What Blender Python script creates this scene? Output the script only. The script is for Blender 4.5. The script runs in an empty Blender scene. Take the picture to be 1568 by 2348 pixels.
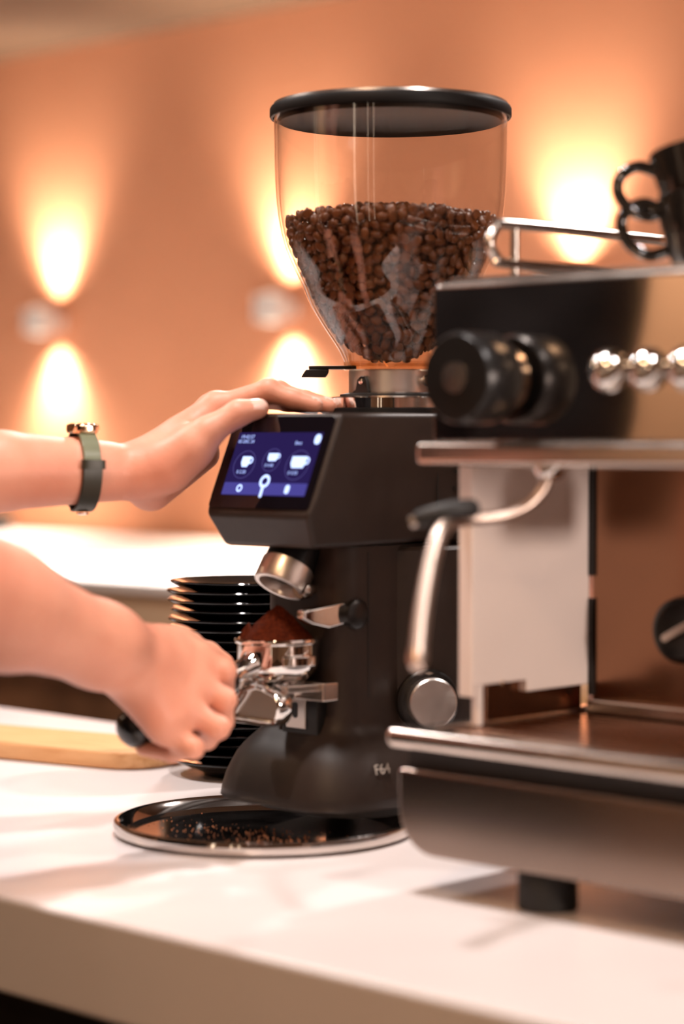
import bpy, math, random
import numpy as np
from mathutils import Vector, Matrix

random.seed(7)
rng = np.random.default_rng(11)
sc = bpy.context.scene
col = sc.collection
PI = math.pi

# ------------------------------------------------------------------ camera
cam_d = bpy.data.cameras.new('camera')
cam = bpy.data.objects.new('camera', cam_d)
col.objects.link(cam)
cam.location = (0, 0, 0.335)                       # 33 cm above the worktop
cam.rotation_euler = (math.radians(90 - 1.898), 0, math.radians(44))
cam_d.sensor_fit = 'VERTICAL'
cam_d.sensor_height = 36.0
cam_d.lens = 79.57
cam_d.clip_start = 0.05
cam_d.clip_end = 60
cam_d.dof.use_dof = True
cam_d.dof.focus_distance = 2.07
cam_d.dof.aperture_fstop = 2.6
sc.camera = cam

# ------------------------------------------------------------------ world, lights, exposure
w = bpy.data.worlds.new('room_air'); sc.world = w
w.use_nodes = True
w.node_tree.nodes['Background'].inputs[0].default_value = (1.0, 0.72, 0.5, 1)
w.node_tree.nodes['Background'].inputs[1].default_value = 0.05

vs = sc.view_settings
vs.view_transform = 'Standard'; vs.look = 'None'; vs.exposure = 0.0; vs.gamma = 1.0
vs.use_curve_mapping = False
sc.cycles.max_bounces = 7
sc.cycles.diffuse_bounces = 3
sc.cycles.glossy_bounces = 5
sc.cycles.transparent_max_bounces = 24
sc.cycles.caustics_reflective = True
sc.cycles.blur_glossy = 1.0
sc.cycles.caustics_refractive = False
sc.cycles.sample_clamp_indirect = 6.0
sc.cycles.use_adaptive_sampling = True
sc.cycles.adaptive_threshold = 0.05

def area_light(name, loc, target, size, power, color, spread=None):
    d = bpy.data.lights.new(name, 'AREA')
    d.shape = 'DISK'; d.size = size; d.energy = power; d.color = color
    if spread: d.spread = math.radians(spread)
    o = bpy.data.objects.new(name, d); col.objects.link(o)
    o.location = loc
    o.rotation_euler = (Vector(target) - Vector(loc)).to_track_quat('-Z', 'Y').to_euler()
    return o

WARM = (1.0, 0.68, 0.44)
NEUT = (1.0, 0.91, 0.87)
# ceiling downlights: a row over the worktop's front edge, others over the bar and the work aisle; plus added fills
area_light('downlight_counter_a', (-1.30, 1.10, 1.34), (-1.32, 1.22, 0.0), 0.10, 10.5, NEUT, 165)
area_light('downlight_counter_b', (-0.30, 1.10, 1.34), (-0.45, 1.20, 0.0), 0.10, 8, NEUT, 165)
area_light('downlight_counter_c', (-2.30, 1.10, 1.34), (-2.20, 1.25, 0.0), 0.10, 11, NEUT, 165)
area_light('downlight_bar_a', (-1.25, 2.45, 1.34), (-1.36, 1.5, 0.1), 0.13, 11, NEUT, 140)
area_light('downlight_bar_b', (-2.35, 2.30, 1.34), (-1.7, 1.5, 0.1), 0.13, 9, NEUT, 140)
area_light('added_aisle_tint', (-0.9, 0.15, 1.34), (-1.1, 0.6, -0.3), 0.20, 8, (1.0, .60, .33), 165)  # fill light added to give the counter's front face a tan tone
area_light('downlight_aisle_far', (-3.6, 0.2, 1.34), (-3.6, 0.4, -0.9), 0.20, 12, WARM, 170)
area_light('added_wall_wash', (-3.5, -1.85, 1.34), (-3.4, -2.4, .3), 0.20, 17, (1.0, .80, .62), 165)  # added wash, brightens the wall mirrored in the machine's front panel
area_light('downlight_behind', (0.3, -0.9, 1.34), (-0.2, 0.0, -0.9), 0.25, 8, WARM, 170)
area_light('downlight_seating_a', (-3.2, 2.95, 1.34), (-3.2, 2.92, 0.0), 0.18, 22, NEUT, 75)
area_light('downlight_seating_b', (-4.7, 2.95, 1.34), (-4.7, 2.92, 0.0), 0.18, 22, NEUT, 75)
area_light('added_fill_right', (2.0, 1.05, .42), (-1.1, 1.36, .22), 0.30, 21, (1.0, .82, .72), 120)  # unseen fill light added to brighten the machine's white leg panel

# ------------------------------------------------------------------ materials
def mat(name, base=(.8, .8, .8), rough=.5, metal=0., noise=0., nscale=30., bump=0., bscale=200., spec=None,
        coat=0., coat_rough=.05, sss=0., sss_rad=(1, .35, .2), sss_scale=.01, emit=None, estr=0., rough_var=0.,
        stretch=None, color2=None, lo=.35, hi=.65):
    m = bpy.data.materials.new(name); m.use_nodes = True
    nt = m.node_tree; b = nt.nodes['Principled BSDF']
    b.inputs['Base Color'].default_value = (*base, 1)
    b.inputs['Roughness'].default_value = rough
    b.inputs['Metallic'].default_value = metal
    if spec is not None: b.inputs['Specular IOR Level'].default_value = spec
    if coat:
        b.inputs['Coat Weight'].default_value = coat
        b.inputs['Coat Roughness'].default_value = coat_rough
    if sss:
        b.inputs['Subsurface Weight'].default_value = sss
        b.inputs['Subsurface Radius'].default_value = sss_rad
        b.inputs['Subsurface Scale'].default_value = sss_scale
    if emit is not None:
        b.inputs['Emission Color'].default_value = (*emit, 1)
        b.inputs['Emission Strength'].default_value = estr
    need = noise or color2 or rough_var or bump
    if need:
        tc = nt.nodes.new('ShaderNodeTexCoord')
        mp = nt.nodes.new('ShaderNodeMapping')
        nt.links.new(tc.outputs['Object'], mp.inputs['Vector'])
        if stretch: mp.inputs['Scale'].default_value = stretch
    if noise or color2 or rough_var:
        n = nt.nodes.new('ShaderNodeTexNoise'); n.inputs['Scale'].default_value = nscale
        n.inputs['Detail'].default_value = 5
        nt.links.new(mp.outputs['Vector'], n.inputs['Vector'])
        if noise or color2:
            r = nt.nodes.new('ShaderNodeValToRGB')
            c2 = color2 or tuple(max(0, c * (1 - noise)) for c in base)
            r.color_ramp.elements[0].position = lo; r.color_ramp.elements[1].position = hi
            r.color_ramp.elements[0].color = (*c2, 1); r.color_ramp.elements[1].color = (*base, 1)
            nt.links.new(n.outputs['Fac'], r.inputs['Fac'])
            nt.links.new(r.outputs['Color'], b.inputs['Base Color'])
        if rough_var:
            mr = nt.nodes.new('ShaderNodeMapRange')
            mr.inputs['To Min'].default_value = max(0, rough - rough_var)
            mr.inputs['To Max'].default_value = rough + rough_var
            nt.links.new(n.outputs['Fac'], mr.inputs['Value'])
            nt.links.new(mr.outputs['Result'], b.inputs['Roughness'])
    if bump:
        n2 = nt.nodes.new('ShaderNodeTexNoise'); n2.inputs['Scale'].default_value = bscale
        n2.inputs['Detail'].default_value = 4
        nt.links.new(mp.outputs['Vector'], n2.inputs['Vector'])
        bp = nt.nodes.new('ShaderNodeBump'); bp.inputs['Strength'].default_value = bump
        bp.inputs['Distance'].default_value = .002
        nt.links.new(n2.outputs['Fac'], bp.inputs['Height'])
        nt.links.new(bp.outputs['Normal'], b.inputs['Normal'])
    return m

def clear_plastic(name, tint, ior=1.45, refl=1.0):
    # thin clear wall: transmitted light plus a Fresnel reflection
    m = bpy.data.materials.new(name); m.use_nodes = True
    nt = m.node_tree; nt.nodes.clear()
    out = nt.nodes.new('ShaderNodeOutputMaterial')
    tr = nt.nodes.new('ShaderNodeBsdfTransparent'); tr.inputs['Color'].default_value = (*tint, 1)
    gl = nt.nodes.new('ShaderNodeBsdfGlossy'); gl.inputs['Roughness'].default_value = .015
    gl.inputs['Color'].default_value = (refl, refl, refl, 1)
    lw = nt.nodes.new('ShaderNodeLayerWeight'); lw.inputs['Blend'].default_value = .5
    f0 = ((ior - 1) / (ior + 1)) ** 2
    pw = nt.nodes.new('ShaderNodeMath'); pw.operation = 'POWER'; pw.inputs[1].default_value = 5
    ma = nt.nodes.new('ShaderNodeMath'); ma.operation = 'MULTIPLY_ADD'
    ma.inputs[1].default_value = 1 - f0; ma.inputs[2].default_value = f0
    mx = nt.nodes.new('ShaderNodeMixShader')
    nt.links.new(lw.outputs['Facing'], pw.inputs[0]); nt.links.new(pw.outputs[0], ma.inputs[0])
    nt.links.new(ma.outputs[0], mx.inputs['Fac'])
    nt.links.new(tr.outputs[0], mx.inputs[1]); nt.links.new(gl.outputs[0], mx.inputs[2])
    nt.links.new(mx.outputs[0], out.inputs['Surface'])
    return m

def glow(name, color, strength):
    m = bpy.data.materials.new(name); m.use_nodes = True
    nt = m.node_tree; nt.nodes.clear()
    out = nt.nodes.new('ShaderNodeOutputMaterial'); e = nt.nodes.new('ShaderNodeEmission')
    e.inputs['Color'].default_value = (*color, 1); e.inputs['Strength'].default_value = strength
    nt.links.new(e.outputs[0], out.inputs['Surface'])
    return m

M = dict(
    plaster=mat('terracotta_plaster', (.64, .285, .152), .85, noise=.06, nscale=3, bump=.15, bscale=60),
    ceiling=mat('brown_ceiling_paint', (.10, .055, .028), .9, noise=.05, nscale=2),
    floor=mat('brown_floor', (.16, .085, .05), .45, noise=.3, nscale=4),
    sidewall=mat('sand_plaster', (.58, .36, .22), .85, noise=.05, nscale=3),
    worktop=mat('white_solid_surface', (.80, .745, .74), .32, noise=.025, nscale=8, rough_var=.05),
    worktop_edge=mat('cream_edge', (.86, .83, .79), .45, noise=.05, nscale=14),
    cabinet=mat('black_laminate', (.012, .011, .011), .5, noise=.1),
    bartop=mat('white_bar_top', (.9, .86, .83), .4, noise=.02),
    apron=mat('beige_panel', (.72, .52, .35), .6, noise=.06, nscale=6),
    darkwood=mat('brown_wood', (.42, .24, .15), .5, noise=.4, nscale=12, stretch=(1, 8, 1)),
    postwood=mat('tan_wood', (.6, .34, .16), .5, noise=.2, nscale=12, stretch=(8, 8, 1)),
    board=mat('beech_wood', (.80, .44, .20), .5, color2=(.66, .32, .125), nscale=22, stretch=(.7, 7, 7), lo=.3, hi=.6, bump=.05),
    sconce=mat('white_enamel', (.85, .82, .78), .35, noise=.02),
    gblack=mat('black_powder_coat', (.030, .0195, .0155), .46, noise=.12, nscale=60, bump=.12, bscale=900, spec=.30),
    gblack2=mat('black_plastic', (.010, .009, .009), .32, noise=.1, nscale=40, spec=.4),
    rubber=mat('black_rubber', (.012, .011, .011), .55, noise=.1, nscale=80),
    glassblack=mat('black_glass', (.004, .003, .005), .05, noise=.02, spec=.6),
    lidblack=mat('charcoal_lid', (.008, .0065, .006), .5, noise=.1, nscale=60, spec=.12),
    chrome=mat('polished_chrome', (.80, .78, .76), .05, 1.0, rough_var=.02, nscale=50),
    steel=mat('polished_steel', (.66, .60, .56), .075, 1.0, rough_var=.02, nscale=12),
    satin=mat('satin_steel', (.64, .57, .52), .24, 1.0, rough_var=.06, nscale=40),
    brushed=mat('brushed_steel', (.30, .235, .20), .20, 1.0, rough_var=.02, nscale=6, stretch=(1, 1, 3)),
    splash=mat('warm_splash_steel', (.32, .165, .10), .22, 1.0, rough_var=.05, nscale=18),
    turned=mat('turned_aluminium', (.86, .79, .74), .34, 1.0, rough_var=.08, nscale=120),
    whitepanel=mat('white_side_panel', (.90, .79, .74), .35, 0., noise=.03, nscale=9),
    darkgap=mat('dark_gap', (.012, .009, .008), .6, noise=.1),
    hopper=clear_plastic('clear_hopper', (.972, .962, .955), 1.56),
    amber=clear_plastic('amber_collar', (.93, .85, .74), 1.5),
    bean=mat('roasted_bean', (.19, .058, .016), .34, spec=.35, color2=(.09, .028, .009), nscale=45, bump=.15, bscale=700, lo=.3, hi=.7),
    ground=mat('ground_coffee', (.105, .017, .004), .95, color2=(.045, .007, .002), nscale=420, bump=.8, bscale=900, spec=.08),
    grain=mat('coffee_grain', (.42, .14, .04), .8, color2=(.22, .07, .02), nscale=300),
    saucer=mat('black_glazed_ceramic', (.0035, .003, .003), .07, noise=.1, spec=.35),
    cup=mat('black_cup_glaze', (.012, .009, .007), .10, noise=.1, spec=.6),
    handle=mat('black_bakelite', (.008, .007, .007), .22, noise=.1, spec=.5),
    skin=mat('skin', (.74, .350, .235), .5, color2=(.64, .255, .165), nscale=14, lo=.3, hi=.7, bump=.12, bscale=260, sss=.10, sss_scale=.006),
    nail=mat('nail', (.84, .56, .47), .26, noise=.03, sss=.1, sss_scale=.004),
    shirt=mat('black_cotton', (.0045, .003, .003), .9, spec=.12, noise=.2, nscale=120, bump=.3, bscale=500),
    trousers=mat('dark_trousers', (.02, .018, .02), .85, noise=.2, nscale=90),
    hair=mat('black_hair', (.012, .009, .008), .4, noise=.3, nscale=60, stretch=(1, 1, .1)),
    shoe=mat('black_shoe', (.015, .013, .012), .5, noise=.1),
    eye=mat('eye_white', (.8, .78, .75), .2, noise=.02),
    iris=mat('brown_iris', (.05, .025, .012), .15, noise=.2),
    lips=mat('lips', (.5, .2, .16), .4, noise=.05),
    strap=mat('lit_green_strap', (.17, .185, .115), .34, noise=.1, nscale=80),  # paler copy of the strap green, its lit look put into the colour
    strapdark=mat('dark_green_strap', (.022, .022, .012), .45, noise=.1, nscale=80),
    gold=mat('pale_gold', (.85, .62, .42), .12, 1.0, rough_var=.03),
    watchglass=mat('watch_glass', (.004, .004, .005), .04, noise=.02, spec=.6),
    pin=mat('pin_metal', (.8, .74, .7), .2, 1.0, rough_var=.05),
    silverprint=mat('silver_print', (.40, .34, .29), .45, .8, noise=.05),
    screenblue=glow('screen_blue', (.055, .032, .20), .42),
    screenbar=glow('screen_bar', (.10, .085, .42), .75),
    screenring=glow('screen_ring', (.16, .13, .46), .55),
    screenicon=glow('screen_icon', (.50, .62, 1.0), 1.9),
    screentext=glow('screen_text', (.42, .52, 1.0), 1.1),
    lamp=glow('lamp_lens', (1.0, .8, .6), 2.5),
    bowl=mat('black_bowl', (.02, .016, .012), .3, noise=.1),
)

# ------------------------------------------------------------------ mesh helpers
class MB:
    def __init__(s): s.v = []; s.f = []
    def add(s, verts, faces):
        o = len(s.v); s.v += [tuple(p) for p in verts]; s.f += [tuple(i + o for i in f) for f in faces]; return s
    def box(s, lo, hi):
        x0, y0, z0 = lo; x1, y1, z1 = hi
        return s.add([(x0,y0,z0),(x1,y0,z0),(x1,y1,z0),(x0,y1,z0),(x0,y0,z1),(x1,y0,z1),(x1,y1,z1),(x0,y1,z1)],
                     [(0,3,2,1),(4,5,6,7),(0,1,5,4),(1,2,6,5),(2,3,7,6),(3,0,4,7)])
    def lathe(s, prof, n=48, mtx=None, closed=False):
        # prof: list of (r, z); revolve about z
        V = []; Fc = []; k = len(prof)
        for i in range(n):
            a = 2 * PI * i / n; c, d = math.cos(a), math.sin(a)
            for r, z in prof: V.append(Vector((r * c, r * d, z)))
        rng_ = range(k if closed else k - 1)
        for i in range(n):
            j = (i + 1) % n
            for q in rng_:
                q2 = (q + 1) % k
                Fc.append((i*k+q, j*k+q, j*k+q2, i*k+q2))
        if not closed:
            if prof[0][0] > 1e-6: Fc.append(tuple(i*k for i in reversed(range(n))))
            if prof[-1][0] > 1e-6: Fc.append(tuple(i*k+k-1 for i in range(n)))
        if mtx is not None: V = [mtx @ p for p in V]
        return s.add(V, Fc)
    def tube(s, pts, rad, n=12, cap=True):
        P = [Vector(p) for p in pts]; R = rad if isinstance(rad, (list, tuple)) else [rad] * len(P)
        V = []; Fc = []; up = None
        for i, p in enumerate(P):
            t = (P[min(i+1, len(P)-1)] - P[max(i-1, 0)]).normalized()
            if up is None: up = t.orthogonal().normalized()
            up = (up - t * up.dot(t)).normalized(); sd = t.cross(up)
            for j in range(n):
                a = 2 * PI * j / n
                V.append(p + (up * math.cos(a) + sd * math.sin(a)) * R[i])
        for i in range(len(P) - 1):
            for j in range(n):
                j2 = (j + 1) % n
                Fc.append((i*n+j, i*n+j2, (i+1)*n+j2, (i+1)*n+j))
        if cap:
            Fc.append(tuple(reversed(range(n)))); Fc.append(tuple((len(P)-1)*n + j for j in range(n)))
        return s.add(V, Fc)
    def loft(s, rings, cap=True, closed=False):
        n = len(rings[0]); V = [p for r in rings for p in r]; Fc = []
        m_ = len(rings)
        for i in range(m_ if closed else m_ - 1):
            i2 = (i + 1) % m_
            for j in range(n):
                j2 = (j + 1) % n
                Fc.append((i*n+j, i*n+j2, i2*n+j2, i2*n+j))
        if cap and not closed:
            Fc.append(tuple(reversed(range(n)))); Fc.append(tuple((m_-1)*n + j for j in range(n)))
        return s.add(V, Fc)
    def prism(s, poly, fn):
        # poly: 2D list; fn(u, v, k) with k = 0 / 1 gives the 3D point on either face
        n = len(poly)
        return s.add([fn(u, v, 0) for u, v in poly] + [fn(u, v, 1) for u, v in poly],
                     [tuple(reversed(range(n))), tuple(range(n, 2*n))] + [(i, (i+1) % n, n+(i+1) % n, n+i) for i in range(n)])

def rrect(w, h, r, n=6, cx=0., cy=0.):
    pts = []
    for (sx, sy, a0) in ((1, 1, 0), (-1, 1, 90), (-1, -1, 180), (1, -1, 270)):
        for i in range(n + 1):
            a = math.radians(a0 + 90 * i / n)
            pts.append((cx + sx * (w/2 - r) + r * math.cos(a), cy + sy * (h/2 - r) + r * math.sin(a)))
    return pts

def rrect_yb(wd, yf, yb, r, z, n=7):
    return [(x, y, z) for x, y in rrect(2*wd, yb - yf, r, n, 0, (yf + yb) / 2)]

def smooth_path(pts, n=8):
    P = [Vector(p) for p in pts]; out = []
    for i in range(len(P) - 1):
        p0 = P[max(i-1, 0)]; p1 = P[i]; p2 = P[i+1]; p3 = P[min(i+2, len(P)-1)]
        for k in range(n):
            t = k / n
            out.append(.5 * ((2*p1) + (p2-p0)*t + (2*p0-5*p1+4*p2-p3)*t*t + (3*p1-p0-3*p2+p3)*t**3))
    out.append(P[-1]); return out

def axis_mtx(origin, axis, xhint=None):
    z = Vector(axis).normalized()
    x = Vector(xhint) if xhint else z.orthogonal()
    x = (x - z * x.dot(z)).normalized(); y = z.cross(x)
    m = Matrix((x, y, z)).transposed().to_4x4(); m.translation = Vector(origin); return m

def link(name, me, material, parent=None, loc=None):
    o = bpy.data.objects.new(name, me); col.objects.link(o)
    if material is not None and not me.materials: me.materials.append(material)
    if parent is not None: o.parent = parent
    if loc is not None: o.location = loc
    return o

def build(name, mb, material, parent=None, bevel=0., off=None, smooth=True, angle=38, seg=3, loc=None):
    me = bpy.data.meshes.new(name)
    v = mb.v
    if off is not None: v = [(p[0]-off[0], p[1]-off[1], p[2]-off[2]) for p in v]
    me.from_pydata(v, [], mb.f)
    import bmesh
    b = bmesh.new(); b.from_mesh(me); bmesh.ops.recalc_face_normals(b, faces=b.faces); b.to_mesh(me); b.free()
    if smooth:
        me.polygons.foreach_set('use_smooth', [True] * len(me.polygons))
        if not bevel: me.set_sharp_from_angle(angle=math.radians(angle))
    me.update()
    o = link(name, me, material, parent, loc)
    if bevel:
        bv = o.modifiers.new('bevel', 'BEVEL'); bv.width = bevel; bv.segments = seg
        bv.limit_method = 'ANGLE'; bv.angle_limit = math.radians(25); bv.harden_normals = True
    return o

def empty(name, loc):
    o = bpy.data.objects.new(name, None); col.objects.link(o); o.location = loc
    o.empty_display_size = .05; return o

def tag(o, label, cat, group=None, kind=None):
    o['label'] = label; o['category'] = cat
    if group: o['group'] = group
    if kind: o['kind'] = kind
    return o

def struct(o): o['kind'] = 'structure'; return o

def text(name, body, size, mtx, material, parent, extrude=.0002, align='CENTER', shear=0.):
    c = bpy.data.curves.new(name, 'FONT'); c.body = body; c.size = size; c.extrude = extrude
    c.align_x = align; c.align_y = 'CENTER'; c.shear = shear
    t = bpy.data.objects.new(name + '_curve', c)
    me = bpy.data.meshes.new_from_object(t); me.name = name
    bpy.data.objects.remove(t); bpy.data.curves.remove(c)
    me.materials.clear()
    o = link(name, me, material, parent); o.matrix_local = mtx; return o

# ------------------------------------------------------------------ room
FZ, CZ = -0.92, 1.37
X0, X1, Y0, Y1 = -6.6, 2.2, -2.4, 3.85
struct(build('floor', MB().box((X0-.1, Y0-.1, FZ-.1), (X1+.1, Y1+.1, FZ)), M['floor'], smooth=False))
struct(build('ceiling', MB().box((X0-.1, Y0-.1, CZ), (X1+.1, Y1+.1, CZ+.1)), M['ceiling'], smooth=False))
struct(build('wall_back', MB().box((X0-.1, Y1, FZ), (X1+.1, Y1+.1, CZ)), M['plaster'], smooth=False))
struct(build('wall_front', MB().box((X0-.1, Y0-.1, FZ), (X1+.1, Y0, CZ)), M['sidewall'], smooth=False))
struct(build('wall_left', MB().box((X0-.1, Y0, FZ), (X0, Y1, CZ)), M['sidewall'], smooth=False))
struct(build('wall_right', MB().box((X1, Y0, FZ), (X1+.1, Y1, CZ)), M['sidewall'], smooth=False))

# unseen glowing strips added behind the camera for streak reflections in the hopper
M['slot'] = glow('added_strip_glow', (1.0, .80, .60), 3.5)
for n_, (x, wd_) in enumerate(((-.9, .10), (.1, .03), (.55, .03), (-2.6, .05), (-4.2, .05))):
    struct(build('added_strip_%d' % (n_ + 1), MB().box((x, Y0, -.75), (x + wd_, Y0 + .02, 1.2)), M['slot'], smooth=False))

# ------------------------------------------------------------------ counter the barista works at
ct = empty('service_counter', (-1.6, 1.36, FZ))
tag(ct, 'thick white worktop on a black base, carrying the grinder and espresso machine', 'counter')
o_ = (-1.6, 1.36, FZ)
build('worktop', MB().box((-4.4, 1.007, -.071), (1.0, 1.722, 0)), M['worktop'], ct, .004, o_)
build('cabinet_base', MB().box((-4.38, 1.05, FZ), (.98, 1.70, -.071)), M['cabinet'], ct, .002, o_)
build('kickboard', MB().box((-4.36, 1.04, FZ), (.96, 1.05, FZ+.1)), M['darkgap'], ct, 0, o_)

# ------------------------------------------------------------------ seating bar by the back wall
bt = empty('seating_bar', (-3.2, 3.2, FZ)); o_ = (-3.2, 3.2, FZ)
tag(bt, 'white topped bar with beige front running along the terracotta wall', 'bar')
build('bar_top', MB().box((-6.2, 2.62, .058), (-.6, 3.82, .08)), M['bartop'], bt, .004, o_)
build('apron', MB().box((-6.15, 2.65, -.045), (-.65, 2.69, .058)), M['apron'], bt, .003, o_)
build('foot_ledge', MB().box((-6.15, 2.61, -.062), (-.65, 2.70, -.046)), M['postwood'], bt, .003, o_)
build('back_panel', MB().box((-6.1, 2.80, FZ), (-.7, 2.83, .058)), M['darkwood'], bt, .003, o_)
for x in (-5.5, -4.55, -3.71, -2.6, -1.6):
    build('bar_leg', MB().box((x-.035, 2.72, FZ), (x+.035, 2.79, -.046)), M['postwood'], bt, .004, o_)

b_ = MB().lathe([(.0, .0), (.03, .0), (.047, .02), (.052, .05), (.048, .05), (.042, .02), (.0, .008)], 32)
bw = build('bowl', b_, M['bowl'], loc=(-4.86, 3.70, .0805))
tag(bw, 'small black bowl on the white bar against the wall', 'bowl')

# ------------------------------------------------------------------ wall sconces
def sconce(x, label):
    z = .642
    t = empty('wall_sconce', (x, Y1, z))
    prof = rrect(.088, .062, .024, 6)
    mb = MB().loft([[(px, -.075 + py, zz) for px, py in prof] for zz in (-.033, .033)])
    build('housing', mb, M['sconce'], t, .003)
    build('wall_mount', MB().box((-.02, -.05, -.02), (.02, 0, .02)), M['sconce'], t, .003)
    for s_ in (1, -1):
        lp = MB().lathe([(.0, .0335*s_), (.017, .0335*s_), (.017, .0365*s_), (.0, .0365*s_)], 24)
        build('lamp_lens', MB().add([(p[0], p[1]-.075, p[2]) for p in lp.v], lp.f), M['lamp'], t)
        for en, ang_, bl, dy, tilt in ((9.0, 126, .8, -.048, .0), (44.0, 90, .95, -.064, .10)):
            d = bpy.data.lights.new('sconce_beam', 'SPOT'); d.energy = en; d.color = (1.0, .80, .63)
            d.spot_size = math.radians(ang_); d.spot_blend = bl; d.shadow_soft_size = .012
            lo = bpy.data.objects.new('sconce_beam', d); col.objects.link(lo); lo.parent = t
            lo.location = (0, dy, .040 * s_)
            lo.rotation_euler = (Vector((0, tilt, s_))).to_track_quat('-Z', 'Y').to_euler()
    tag(t, label, 'wall lamp', 'up and down lights on the terracotta wall')
sconce(-4.765, 'white up-and-down wall light, leftmost, above the watch arm')
sconce(-3.88, 'white up-and-down wall light partly behind the bean hopper')
sconce(-3.01, 'up-and-down wall light glowing behind the espresso machine cup rail')

# ------------------------------------------------------------------ grinder
GX, GY = -1.3586, 1.4683
G = empty('coffee_grinder', (GX, GY, 0))
tag(G, 'black coffee grinder with touch screen and clear hopper of roasted beans', 'coffee grinder')
# base skirt + front column
rings = []
for z, wd, yf, r in ((.0255, .084, -.153, .050), (.028, .086, -.155, .052), (.036, .085, -.1540, .052), (.047, .082, -.1505, .050), (.056, .0785, -.147, .049), (.064, .075, -.143, .047),
                     (.071, .070, -.138, .044), (.077, .0645, -.132, .040), (.082, .059, -.1255, .034), (.087, .0545, -.119, .028), (.093, .0518, -.1145, .022), (.102, .0505, -.1115, .019),
                     (.14, .050, -.110, .018), (.20, .050, -.110, .018), (.243, .050, -.110, .018)):
    rings.append(rrect_yb(wd, yf, .125 if z < .08 else .10, r, z))
build('body', MB().loft(rings), M['gblack'], G, angle=50)
build('motor_housing', MB().lathe([(.0785, .05), (.0785, .238), (.076, .241)], 72, Matrix.Translation((0, .015, 0))), M['gblack'], G)
build('column_seam', MB().box((.0495, -.082, .115), (.0506, -.0805, .238)), M['darkgap'], G)
build('base_plinth', MB().loft([rrect_yb(.072, -.120, .115, .05, z) for z in (.016, .0275)]), M['darkgap'], G)
for x, y in ((.066, .0), (-.066, .0), (.06, .10), (-.06, .10)):
    build('foot', MB().lathe([(.013, 0), (.014, .002), (.012, .0165)], 20, Matrix.Translation((x, y, 0))), M['rubber'], G)
# head
wv = [(.064, -.128, .355), (.0645, -.158, .286), (.062, -.165, .270), (.054, -.150, .243), (.059, -.02, .245), (.055, .12, .238), (.067, .12, .330), (.064, .12, .356)]
V = wv + [(-x, y, z) for x, y, z in wv]
Fh = []
for f in ((0, 1, 6, 7), (1, 4, 5, 6), (1, 2, 3, 4)):
    Fh.append(f); Fh.append(tuple(reversed([i + 8 for i in f])))
Fh += [(0, 8, 9, 10, 2, 1), (2, 10, 11, 3), (3, 11, 12, 4), (4, 12, 13, 5), (0, 7, 15, 8), (7, 6, 5, 13, 14, 15)]
head = build('head', MB().add(V, Fh), M['gblack'], G, .0045, seg=3)
# screen assembly on the sloping front
fa = Vector((0, -.128, .355)); fb = Vector((0, -.165, .270))
up = (fa - fb).normalized(); ux = Vector((1, 0, 0)); nn = ux.cross(up)
SL = (fa - fb).length
def face_mtx(u, v, lift):     # u across, v down from the top edge (m)
    p = fa + ux * u - up * v + nn * lift
    m = Matrix((ux, up, nn)).transposed().to_4x4(); m.translation = p; return m
def face_prism(poly, u, v, lift, th):
    m = face_mtx(u, v, lift)
    return MB().prism(poly, lambda a, b, k: m @ Vector((a, b, th * k)))
scr = build('screen_glass', face_prism(rrect(.119, .0835, .004), 0, SL*.5 - .001, .0002, .0012), M['glassblack'], G)
DW, DH = .1005, .0575
DU, DV = .002, SL*.197 + DH/2
Mt = M
disp = build('display', face_prism(rrect(DW, DH, .0006, 2), DU, DV, .0013, .0003), M['screenblue'], scr)
def dpos(u, v): return DU + (u - .5) * DW, DV + (v - .5) * DH
LZ = .00175
def icon(name, poly, u, v, mt, lift=LZ, th=.00015):
    a, b = dpos(u, v); return build(name, face_prism(poly, a, b, lift, th), mt, scr, smooth=False)
icon('menu_bar', rrect(DW*.985, DH*.19, .001, 3), .5, .895, M['screenbar'], .0016)
def ring_icon(name, u, v, r, t, mt, lift=LZ):
    a, b = dpos(u, v); m = face_mtx(a, b, lift)
    build(name, MB().lathe([(r, 0), (r, .00012), (r-t, .00012), (r-t, 0)], 40, m, closed=True), mt, scr)
def cup_icon(u, v, n, s):
    k = .0001
    for i in range(n):
        dx = (i - (n - 1) / 2) * s * .52
        a, b = dpos(u, v)
        body = [(-.5*s, .42*s), (.38*s, .42*s), (.38*s, -.1*s), (.2*s, -.42*s), (-.32*s, -.42*s), (-.5*s, -.1*s)]
        m = face_mtx(a + dx, b, LZ + i * k)
        mb = MB().prism(body, lambda p, q, kk: m @ Vector((p, q, .0001 * kk)))
        mh = m @ Matrix.Translation((.40*s, .1*s, 0))
        mb.lathe([(.28*s, 0), (.28*s, .0001), (.16*s, .0001), (.16*s, 0)], 20, mh, closed=True)
        build('cup_icon', mb, M['screenicon'], scr, smooth=False)
for u, v, n, s, rr in ((.19, .47, 1, .0115, .0128), (.50, .395, 2, .0085, .0105), (.82, .47, 2, .0125, .0135)):
    cup_icon(u, v, n, s)
    ring_icon('cup_ring', u - .015, v + .045, rr, .0006, M['screenring'], .0016)
for body, u, v, s, mt in (('19:42:57', .115, .075, .0048, 'screentext'), ('05 DEC 24', .115, .15, .0043, 'screentext'),
                          ('Best', .745, .17, .0046, 'screentext'), ('0 2.20', .165, .635, .0044, 'screentext'),
                          ('0 4.40', .475, .525, .0040, 'screentext'), ('0 4.50', .78, .64, .0044, 'screentext')):
    a, b = dpos(u, v); text('screen_text', body, s, face_mtx(a, b, LZ), M[mt], scr, .0001)
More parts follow.
